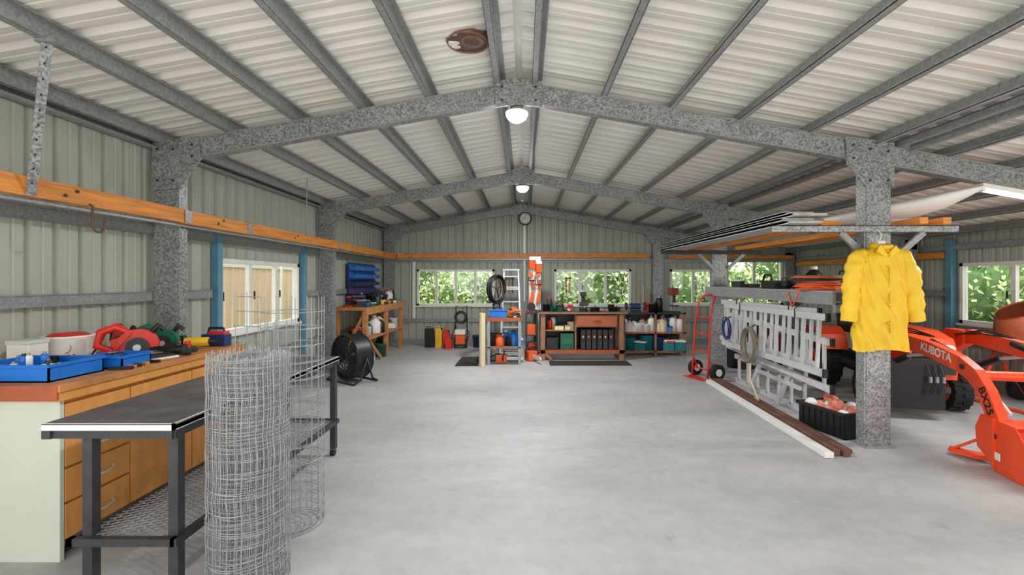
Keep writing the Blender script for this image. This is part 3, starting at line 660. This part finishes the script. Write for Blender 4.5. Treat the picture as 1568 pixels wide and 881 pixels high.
# ---------- right rack
b=B()
for y in(4.02,7.35):
    b.box(2.2,3.82,y,y+.045,1.93,1.985,DSTEEL if y>5 else GALV); b.box(2.2,3.82,y-.0,y+.1,1.98,1.986,GALV2)
    b.bar((2.82,y+.06,1.93),(3.06,y+.06,1.70),.03,.05,GALV2); b.bar((3.56,y+.06,1.93),(3.3,y+.06,1.70),.03,.05,GALV2)
b.box(2.90,2.93,4.3,7.34,1.27,1.39,GALV2); b.box(3.5,3.53,4.3,7.34,1.27,1.39,GALV2); b.box(2.9,3.53,4.3,7.34,1.388,1.40,PLANK)
for y in(4.26,7.3): b.box(2.9,3.53,y,y+.04,1.2,1.27,GALV2)
b.done('storage_rack')
b=B()
for i,(x0,x1,z,ya,yb) in enumerate([(2.24,2.55,1.99,3.9,7.5),(2.22,2.5,2.02,3.95,7.55),(2.26,2.56,2.05,3.86,7.4),(2.28,2.53,2.08,4.0,7.45)]):
    b.box(x0,x1,ya,yb,z,z+.024,PLANK)
    b.box(x0,x0+.012,ya,yb,z-.004,z+.026,ALU)
b.done('scaffold_planks',.002)
b=B(); b.box(2.66,2.76,4.1,7.6,1.99,2.04,TIMB); b.box(2.78,2.87,4.15,7.7,1.99,2.04,TIMB); b.box(2.7,2.82,4.3,7.5,2.042,2.08,TIMB2); b.box(3.42,3.49,3.95,7.5,1.99,2.05,TIMB); b.box(3.62,3.69,3.95,7.5,1.99,2.05,TIMB);b.done('stacked_timber',.003)
b=B()
path=[(2.85,5.35,2.09,.01,.02),(3.05,5.05,2.115,.08,.045),(3.3,4.72,2.15,.14,.07),(3.5,4.48,2.18,.18,.095),(3.68,4.30,2.21,.19,.11),(3.84,4.16,2.255,.15,.09),(3.96,4.05,2.30,.08,.045),(4.02,3.99,2.325,.02,.015)]
vs=[];fs=[];n=20
for (x,y,z,w,h) in path:
    nrm=Vector((.66,.75,0))
    for i in range(n):
        a=2*pi*i/n; ca,sa=math.cos(a),math.sin(a)
        vs.append(Vector((x,y,z))+nrm*w*ca+Vector((0,0,h*(sa if sa<0 else sa*.55))))
for j in range(len(path)-1):
    for i in range(n): fs.append((j*n+i,j*n+(i+1)%n,(j+1)*n+(i+1)%n,(j+1)*n+i))
fs+=[tuple(range(n)),tuple(range((len(path)-1)*n,len(path)*n))]
b.add(vs,fs,WHITE,True); b.cbox((3.55,4.5,2.072),(.4,.12,.04),WHITE,rz=-.7); b.done('fibreglass_hull')
b=B()
for i in range(12): b.ring((3.06+random.uniform(-.03,.03),4.75+random.uniform(-.02,.02),1.415+.012*i),.2+random.uniform(-.06,.04),.008,[ORG2,BROWN,BLACK,BROWN,ORG2,HOSE][i%6] if i>3 else ORG2,'Z',30,6,ry=.22)
b.tube([(3.1,4.5,1.41),(3.0,4.42,1.42),(2.95,4.5,1.43),(3.0,4.7,1.5)],.01,ORG2,6); b.tube([(2.92,4.7,1.45),(2.86,4.75,1.4),(2.85,4.8,1.3),(2.87,4.9,1.22),(2.88,5.0,1.35),(2.93,5.0,1.42)],.008,ORG2,6); b.done('extension_cord')
b=B(); b.T=Matrix.Translation((3.1,5.65,1.4)); b.cbox((0,0,.05),(.2,.3,.1),BLACK); b.tube([(-.09,-.1,.08),(-.1,-.08,.17),(-.08,.1,.17),(-.08,.14,.08)],.014,BLACK,8); b.cyl((0,-.2,.06),(0,.2,.06),.03,DSTEEL); b.done('power_tool',.01)
pile('boxed_supplies',3.3,3.42,5.2,7.2,1.4,8,.14,.22,[DGREEN,BLACK,BROWN,DSTEEL,BLACK],(1,2,4,6))
b=B(); b.box(3.33,3.5,4.5,5.0,1.4,1.53,DGREEN); b.box(3.325,3.505,4.495,5.005,1.5,1.54,BLACK); b.tube([(3.34,4.65,1.54),(3.34,4.66,1.6),(3.34,4.84,1.6),(3.34,4.85,1.54)],.008,BLACK,6); b.done('storage_case',.006)
# ---------- ladders on side
def ladder(x,y0,y1,z0,z1,lean,n,drop=0,hook=True):
    b=B()
    P=lambda t,y:(x+lean*t,y,z0+(z1-z0)*t+drop*(y-y0))
    for t in(0,1):
        p=P(t,y0);q=P(t,y1)
        b.bar((p[0]-.014,p[1],p[2]),(q[0]-.014,q[1],q[2]),.004,.065,ALU)
        for e in(-.03,.03): b.bar((p[0],p[1],p[2]+e),(q[0],q[1],q[2]+e),.03,.005,ALU)
        b.cbox(p,(.036,.03,.08),BLACK)
    for i in range(n):
        y=y0+.12+(y1-y0-.24)*i/(n-1); b.bar(P(0,y),P(1,y),.028,.026,ALU)
    if hook:
        for y in(y0+.5,y1-.5):
            zt=z1+drop*(y-y0); b.tube([(x+lean-.02,y,zt-.03),(x+lean-.025,y,zt+.05),(2.93,y,1.275)],.006,DSTEEL,6)
    return b.done('aluminium_ladder')
ladder(2.84,4.32,6.55,.62,1.15,.03,9,.0); ladder(2.90,4.52,6.75,.66,1.19,.02,9,-.0); ladder(2.965,4.4,6.7,.44,.90,.0,8,.05); ladder(3.03,4.6,6.9,.55,1.12,.0,9,.01,False)
b=B()
for za in(.035,.38): b.bar((3.14,5.0,za),(3.14,6.8,za),.03,.065,ALU)
for i in range(7): b.cbox((3.14,5.12+i*.26,.205),(.03,.03,.31),ALU)
b.bar((2.98,4.98,.75),(3.05,5.5,.03),.03,.06,ALU); b.bar((3.0,5.5,.9),(3.06,6.2,.03),.03,.06,ALU); b.bar((2.99,4.95,.33),(3.04,6.0,.33),.03,.04,ALU)
b.done('aluminium_ladder')
def coil(name,x,y,z,r,m,t=.01,k=5):
    b=B()
    for i in range(k): b.ring((x-.012*i,y+random.uniform(-.02,.02),z+random.uniform(-.02,.02)),r+random.uniform(-.02,.02),t,m,'X',28,6,ry=r*1.35)
    b.tube([(x,y,z+r*1.3),(x+.02,y,z+r*1.5),(x+.05,y,z+r*1.6)],.008,DSTEEL,6)
    return b.done(name)
coil('hose_coil',2.78,5.6,.72,.15,HOSE); coil('rope_coil',2.78,6.25,.85,.1,NAVY,.008,4)
b=B(); b.tube([(2.77,5.6,.5),(2.74,5.55,.3),(2.76,5.4,.1),(2.79,5.45,.07),(2.82,5.6,.07)],.01,CREAM,6)
b.done('loose_hose')
b=B(); b.T=Matrix.Translation((2.72,7.05,0))@Matrix.Rotation(math.radians(-70),4,'Z')
for s_ in(-1,1):
    b.tube([(s_*.17,-.02,.02),(s_*.17,.0,.3),(s_*.16,.04,.9),(s_*.15,.09,1.15),(s_*.13,.16,1.26),(s_*.06,.18,1.28),(0,.18,1.28)],.015,RED,10)
    b.cyl((s_*.2,.1,.12),(s_*.27,.1,.12),.12,RUBBER,n=28); b.cyl((s_*.19,.1,.12),(s_*.28,.1,.12),.055,WHITE,n=20)
    b.bar((s_*.17,0,.3),(s_*.19,.1,.12),.02,.02,RED)
for z in(.15,.42,.68,.94): b.tube([(-.17,.01+z*.03,z),(0,-.02+z*.03,z),(.17,.01+z*.03,z)],.012,RED,8)
b.cyl((-.2,.1,.12),(.2,.1,.12),.01,DSTEEL); b.box(-.2,.2,-.16,-.0,.005,.015,RED); b.done('hand_truck')
b=B(); b.bar((2.57,3.85,.027),(2.70,6.7,.027),.075,.05,WHITE); b.done('white_timber_length',.003)
b=B(); b.bar((2.665,3.9,.03),(2.80,6.75,.03),.06,.055,BROWN); b.bar((2.74,3.88,.03),(2.87,6.75,.03),.06,.055,BROWN); b.bar((2.81,3.95,.02),(2.93,6.7,.02),.05,.036,BROWN); b.done('steel_lengths',.003)
b=B(); b.T=Matrix.Translation((3.13,4.58,0))@Matrix.Rotation(math.radians(14),4,'Z')
w,d,h=.2,.26,.25
for (sx0,sx1,sy0,sy1) in((-w,-w+.012,-d,d),(w-.012,w,-d,d),(-w,w,-d,-d+.012),(-w,w,d-.012,d)): b.box(sx0,sx1,sy0,sy1,.005,h,BLACK)
b.box(-w,w,-d,d,.002,.02,BLACK)
for (sx0,sx1,sy0,sy1) in((-w-.02,-w,-d-.02,d+.02),(w,w+.02,-d-.02,d+.02),(-w-.02,w+.02,-d-.02,-d),(-w-.02,w+.02,d,d+.02)): b.box(sx0,sx1,sy0,sy1,h-.03,h,BLACK)
for k in range(-3,4): b.box(-w-.012,-w,k*.07-.006,k*.07+.006,.01,h-.03,BLACK)
b.done('storage_crate')
b=B(); b.T=Matrix.Translation((3.13,4.58,0))@Matrix.Rotation(math.radians(14),4,'Z')
for i in range(3):
    for j in range(4):
        b.sph((-.125+.12*i,-.18+.12*j,.2+.03*((i+j)%2)),.062,BUOYO if (i+j)%3 else WHITE,14,8)
for i in range(3): b.sph((-.1+.08*i,-.1+.12*i,.29),.055,BUOYO,14,8)
for i in range(3):
    for j in range(4): b.sph((-.125+.12*i,-.18+.12*j,.08),.06,BUOYO,10,6)
b.done('fishing_floats')

# ---------- raincoat
b=B(); cx,cy=3.08,3.955; vs=[];fs=[];n=72;NV=40
ztop,zhem=1.80,.90
def sm(t): return t*t*(3-2*t)
for j in range(NV+1):
    t=j/NV; z=ztop+(zhem-ztop)*t
    if t<.12: hw=.065+(.205-.065)*sm(min(1,t/.12))**.8; dp=.045+.03*t/.12
    else: hw=.205+.03*(t-.12)/.88; dp=.078+.004*(t-.12)
    for i in range(n):
        a=2*pi*i/n; fold=1+ (.03+.22*t)*math.sin(7*a+1.5*math.sin(4*t))*.5+.10*t*math.sin(13*a+3*t)
        ca,sa=math.cos(a),math.sin(a); q=abs(ca)**.8*(1 if ca>0 else -1)
        cr=.018*math.sin(9*z*3+3*ca*5)*math.sin(5*a)
        yy=cy+dp*sa*fold+cr
        vs.append((cx+hw*q+.008*math.sin(6*t+a*2),min(yy,4.09),z+(.012*math.sin(3*a) if j==NV else 0)))
for j in range(NV):
    for i in range(n): fs.append((j*n+i,j*n+(i+1)%n,(j+1)*n+(i+1)%n,(j+1)*n+i))
b.add(vs,fs,COAT,True)
for s_ in(-1,1):
    P=[Vector((cx+s_*.12,cy,1.745)),Vector((cx+s_*.195,cy-.005,1.70)),Vector((cx+s_*.24,cy-.012,1.58)),Vector((cx+s_*.262,cy-.02,1.44)),Vector((cx+s_*.275,cy-.025,1.30)),Vector((cx+s_*.29,cy-.03,1.15))]
    Rr=[.04,.07,.078,.074,.070,.068]; m2=16; vs=[];fs=[];K=26
    for k in range(K+1):
        t=k/K*(len(P)-1); i=min(int(t),len(P)-2); f=t-i; p=P[i].lerp(P[i+1],f); r=Rr[i]+(Rr[i+1]-Rr[i])*f
        d=(P[min(i+1,5)]-P[i]).normalized(); x=Vector((0,1,0)); u=d.cross(x)
        for q in range(m2):
            a=2*pi*q/m2; rr=r*(1+.18*math.sin(3*a+k*.8)*.6+.09*math.sin(k*1.9+a))
            vs.append(p+u*rr*math.cos(a)+x*rr*.75*math.sin(a))
    for k in range(K):
        for q in range(m2): fs.append((k*m2+q,k*m2+(q+1)%m2,(k+1)*m2+(q+1)%m2,(k+1)*m2+q))
    b.add(vs,fs,COAT,True)
b.tube([(cx+.075*math.cos(a),cy+.05*math.sin(a)-.005,1.80+.015*math.sin(a)) for a in [2*pi*i/20 for i in range(20)]],.022,COAT,8,True)
b.prism([(cx-.07,1.80),(cx,1.72),(cx-.02,1.70),(cx-.1,1.75)],'Y',cy-.085,cy-.07,COAT); b.prism([(cx+.07,1.80),(cx,1.72),(cx+.02,1.70),(cx+.1,1.75)],'Y',cy-.085,cy-.07,COAT)
pts=[(cx+.015,cy-.083-.012*t,1.73-.8*t) for t in [i/10 for i in range(11)]]; b.tube(pts,.007,COAT,6)
for k in range(5): b.cyl((cx+.0,cy-.10,1.62-.16*k),(cx,cy-.085,1.62-.16*k),.008,YEL,n=10)
b.tube([(cx-.012,cy-.01,1.8),(cx,cy,1.86),(cx+.01,cy,1.90),(cx+.0,cy+.03,1.945),(cx-.02,cy+.06,1.93)],.005,WHITE,6)
b.cyl((cx-.035,cy,1.83),(cx+.03,cy,1.83),.02,WHITE)
b.done('yellow_raincoat')

# ---------- tractor
TM=Matrix(((.975,.22,0,4.55),(-.22,.975,0,5.4),(0,0,1,0),(0,0,0,1)))
b=B(); b.T=TM
def wheel(x,y,r,w,hub):
    b.cyl((x-w/2,y,r),(x+w/2,y,r),r*.93,RUBBER,n=32)
    for k in range(16):
        a=2*pi*k/16
        for s_ in(-1,1):
            b.cbox((x+s_*w*.24,y+r*.95*math.cos(a+s_*.1),r+r*.95*math.sin(a+s_*.1)),(w*.5,r*.16,r*.09),RUBBER,rx=a+pi/2)
    b.cyl((x-w/2-.005,y,r),(x+w/2+.005,y,r),r*.55,hub,n=24); b.cyl((x-w/2-.012,y,r),(x+w/2+.012,y,r),r*.2,DSTEEL,n=12)
wheel(-.42,0,.23,.18,ORG); wheel(.42,0,.23,.18,ORG); wheel(-.45,1.25,.34,.28,ORG); wheel(.45,1.25,.34,.28,ORG)
b.cyl((-.4,0,.23),(.4,0,.23),.05,DSTEEL); b.box(-.18,.18,-.3,1.4,.25,.5,DSTEEL)
b.prism([(-.42,.42),(-.44,.7),(-.36,.86),(-.1,.93),(.45,.95),(.45,.5),(-.1,.42)],'X',-.23,.23,ORG)
b.box(-.2,.2,-.455,-.43,.48,.72,BLACK); b.cyl((-.14,-.47,.76),(-.14,-.42,.76),.045,WHITE); b.cyl((.14,-.47,.76),(.14,-.42,.76),.045,WHITE)
b.box(-.50,.04,-.56,-.52,.12,.66,BLACK); b.box(-.30,.1,-.54,-.3,.3,.36,DSTEEL)
for k in range(3): b.tube([(-.14+.06*k,-.575,.6),(-.11+.06*k,-.6,.45),(-.16+.07*k,-.58,.28)],.008,DSTEEL,6); b.cyl((-.12+.06*k,-.6,.42),(-.12+.06*k,-.6,.48),.016,GALV2,n=10)
b.box(-.22,.22,.45,.6,.5,1.0,BLACK); b.ring((0,.72,1.1),.16,.015,BLACK,'Z',24); b.cyl((0,.6,.9),(0,.72,1.1),.02,BLACK)
b.box(-.35,.35,.6,1.0,.35,.42,DSTEEL)
for s_ in(-1,1):
    b.prism([(.85,.55),(.9,.75),(1.1,.85),(1.5,.83),(1.65,.7),(1.6,.7),(1.45,.78),(1.1,.8),(.95,.7),(.9,.55)],'X',s_*.28,s_*.6,ORG)
b.cbox((0,1.15,.82),(.42,.42,.1),BLACK); b.cbox((0,1.36,1.0),(.42,.1,.34),BLACK,rx=-.15)
arm=[(-.15,.78),(-.15,.93),(-.35,.97),(-1.15,.91),(-1.55,.84),(-1.74,.76),(-1.88,.62),(-2.02,.36),(-2.03,.22),(-1.90,.22),(-1.88,.36),(-1.75,.58),(-1.64,.66),(-1.5,.71),(-1.1,.77),(-.4,.82)]
for s_ in(-1,1):
    x=s_*.40
    b.prism(arm,'X',x-.035,x+.035,ORG)
    b.prism([(.12,.35),(.12,.8),(.0,.95),(-.3,.95),(-.3,.8),(-.12,.7),(-.1,.35)],'X',x-.05,x+.05,ORG)
    b.cyl((x,-.1,.45),(x,-.75,.72),.032,BLACK,n=14); b.cyl((x,-.75,.72),(x,-1.1,.8),.018,ALU,n=12)
    xi=x-s_*.07
    b.cyl((xi,-1.0,.90),(xi,-1.45,.80),.03,BLACK,n=14); b.cyl((xi,-1.45,.80),(xi,-1.95,.45),.016,ALU,n=12)
    for k in range(3): b.tube([(xi+.012*k,-.2,.9),(xi+.012*k,-.6,.95+.02*k),(xi+.012*k,-1.0,.95)],.008,BLACK,6)
    for (yy,zz) in((-.2,.88),(-1.96,.28),(-1.6,.76)): b.cyl((x-.05,yy,zz),(x+.05,yy,zz),.022,DSTEEL,n=12)
b.cyl((-.4,-1.66,.7),(.4,-1.66,.7),.04,ORG)
sp=[(-1.93,.40),(-1.88,.3),(-1.88,.08),(-1.96,.015),(-2.5,.01),(-2.35,.16),(-2.15,.40)]
for x in(-.44,.55): b.prism(sp,'X',x,x+.012,ORG)
shell=[(-2.15,.40),(-1.93,.40),(-1.88,.3),(-1.88,.08),(-1.96,.01),(-2.5,.005)]
for k in range(len(shell)-1): b.bar((.06,shell[k][0],shell[k][1]),(.06,shell[k+1][0],shell[k+1][1]),1.0,.012,ORG)
for x in(-.4,.4): b.prism([(-1.8,.15),(-1.97,.05),(-1.97,.42),(-1.84,.42),(-1.78,.3)],'X',x-.06,x+.06,ORG)
b.box(-.448,-.442,-2.02,-1.94,.1,.16,WHITE)
b.prism([(-.54,-1.60),(-.44,-1.75),(-.34,-1.8),(-.34,-1.7),(-.42,-1.64),(-.50,-1.55)],'Z',.02,.06,ORG); b.bar((-.52,-1.58,.03),(-.4,-1.76,.2),.06,.02,ORG)
trac=b.done('loader_tractor',.006)
def decal(txt,ly,lz,rot,size,m):
    cu=bpy.data.curves.new('decal','FONT'); cu.body=txt; cu.size=size; cu.extrude=.001; cu.align_x='CENTER'; cu.align_y='CENTER'; cu.offset=.002
    cu.materials.append(m); o=bpy.data.objects.new('decal',cu); S.collection.objects.link(o)
    M=Matrix(((0,0,-1,-.437),(-1,0,0,ly),(0,1,0,lz),(0,0,0,1)))
    W=TM@M@Matrix.Rotation(rot,4,'Z')
    o.parent=trac; o.matrix_parent_inverse=Matrix.Translation(-trac.location); o.matrix_basis=W
decal('KUBOTA',-1.24,.83,-.13,.11,WHITE); decal('BX25',-1.86,.53,-1.08,.10,BLACK)
b=B(); b.T=Matrix.Translation((5.95,5.35,0))@Matrix.Translation((0,0,.86))@Matrix.Rotation(math.radians(-30),4,'Y')
b.lathe([(.0,-.3),(.2,-.3),(.33,-.1),(.34,.05),(.22,.32),(.2,.34),(.21,.35)],(0,0,0),RUST,28); b.ring((0,0,-.03),.345,.02,DSTEEL,'Z',28)
b.T=Matrix.Translation((5.95,5.35,0))
for s_ in(-1,1):
    b.tube([(-.35,s_*.4,.02),(-.1,s_*.4,.4),(0,s_*.38,.86),(.1,s_*.4,.4),(.35,s_*.4,.02)],.022,ORG,8)
b.cyl((0,-.4,.86),(0,.4,.86),.02,ORG); b.cyl((-.35,-.4,.02),(-.35,.4,.02),.02,ORG); b.cyl((.3,-.45,.15),(.3,-.38,.15),.15,RUBBER); b.cyl((.3,.38,.15),(.3,.45,.15),.15,RUBBER); b.done('cement_mixer')
b=B(); b.T=Matrix.Translation((5.95,6.7,0)); b.cbox((0,0,.3),(.44,.6,.3),RED); b.cbox((0,0,.55),(.3,.35,.22),BLACK); 
for s_ in(-1,1):
    for y in(-.22,.25): b.cyl((s_*.22,y,.12),(s_*.28,y,.12),.12,RUBBER)
b.tube([(-.2,.3,.4),(-.2,.7,.95),(.2,.7,.95),(.2,.3,.4)],.014,DSTEEL,8); b.cyl((0,0,.66),(0,0,.72),.1,RED); b.done('lawn_mower',.01)
b=B(); b.T=Matrix.Translation((3.95,7.9,0)); b.cbox((0,0,.35),(.7,.5,.5),DRED); b.cbox((0,-.05,.7),(.5,.4,.2),BLACK)
for s_ in(-1,1): b.cyl((s_*.36,0,.18),(s_*.42,0,.18),.18,RUBBER)
b.box(-.3,.3,-.2,.2,0,.12,DSTEEL); b.done('garden_machine',.012)
# ---------- outside
b=B(); 
pr=profile(1.0,12,.2,.05,.03,.02,False)
for i in range(len(pr)-1):
    (a,oa),(c,oc)=pr[i],pr[i+1]
    if c-a>1e-6: b.add([(-5.0+oa,a,-.13),(-5.0+oc,c,-.13),(-5.0+oc,c,1.75),(-5.0+oa,a,1.75)],[(0,1,2,3)],FENCE)
for y in(3.5,6.9,9.3): b.box(-5.0,-4.94,y,y+.06,-.13,1.8,WHITE)
b.box(-5.02,-4.96,1,12,1.73,1.8,WHITE)
b.done('garden_fence',fix=False)
def bush(name,cx,cy,rx,ry,h,nl):
    b=B(); rnd=random.random
    b.sph((cx,cy,h*.45),(rx*.75,ry*.75,h*.5),HEDGE,14,8)
    for i in range(nl):
        a=rnd()*2*pi; ph=math.acos(1-2*rnd()); r=.72+.33*rnd()
        p=Vector((cx+rx*r*math.sin(ph)*math.cos(a),cy+ry*r*math.sin(ph)*math.sin(a),h*.5+h*.52*r*math.cos(ph)))
        if p.z<-.1: continue
        s=.04+.07*rnd(); u=Vector((rnd()-.5,rnd()-.5,rnd()-.5)).normalized(); w=u.cross(Vector((rnd()-.5,rnd()-.5,rnd()-.5))).normalized()
        b.add([p-u*s,p+w*s*.5,p+u*s,p-w*s*.5],[(0,1,2,3)],LEAF)
    for k in range(3): b.cyl((cx+.2*(k-1),cy-ry*.5,-.13),(cx+.35*(k-1),cy-ry*.3,h*.6),.06,TRUNK,.03,n=8)
    return b.done(name,fix=False)
xx=-9
while xx<22:
    bush('garden_tree',xx,15.5+random.uniform(-.5,1.5),1.6,1.3,random.uniform(1.9,3.9),2600); xx+=2.3
for y in(2.5,5,7.5,10): bush('garden_tree',10.2+random.uniform(-.5,.5),y,1.4,1.5,random.uniform(2.3,3.4),2000)
# ---------- lighting
w=bpy.data.worlds.new('World'); S.world=w; w.use_nodes=True
n=w.node_tree.nodes; l=w.node_tree.links; bg=n['Background']
sky=n.new('ShaderNodeTexSky'); sky.sky_type='HOSEK_WILKIE'; sky.turbidity=6; sky.sun_direction=(-.1,-.5,.85); sky.ground_albedo=.5
mx=n.new('ShaderNodeMixRGB'); mx.inputs[0].default_value=.9; l.new(sky.outputs[0],mx.inputs[1]); mx.inputs[2].default_value=(1,.975,.94,1)
l.new(mx.outputs[0],bg.inputs[0]); bg.inputs[1].default_value=2.4
sd=bpy.data.lights.new('sun','SUN'); sd.energy=5.0; sd.angle=.15; so=bpy.data.objects.new('sun',sd); S.collection.objects.link(so); so.rotation_euler=(math.radians(24),0,0)
# ---------- camera
cd=bpy.data.cameras.new('camera'); cd.sensor_width=36; cd.lens=700/1568*36; cd.shift_x=-19/1568; cd.shift_y=-10.5/1568; cd.clip_start=.05
co=bpy.data.objects.new('camera',cd); S.collection.objects.link(co); co.location=(0,0,1.5); co.rotation_euler=(pi/2,0,0); S.camera=co
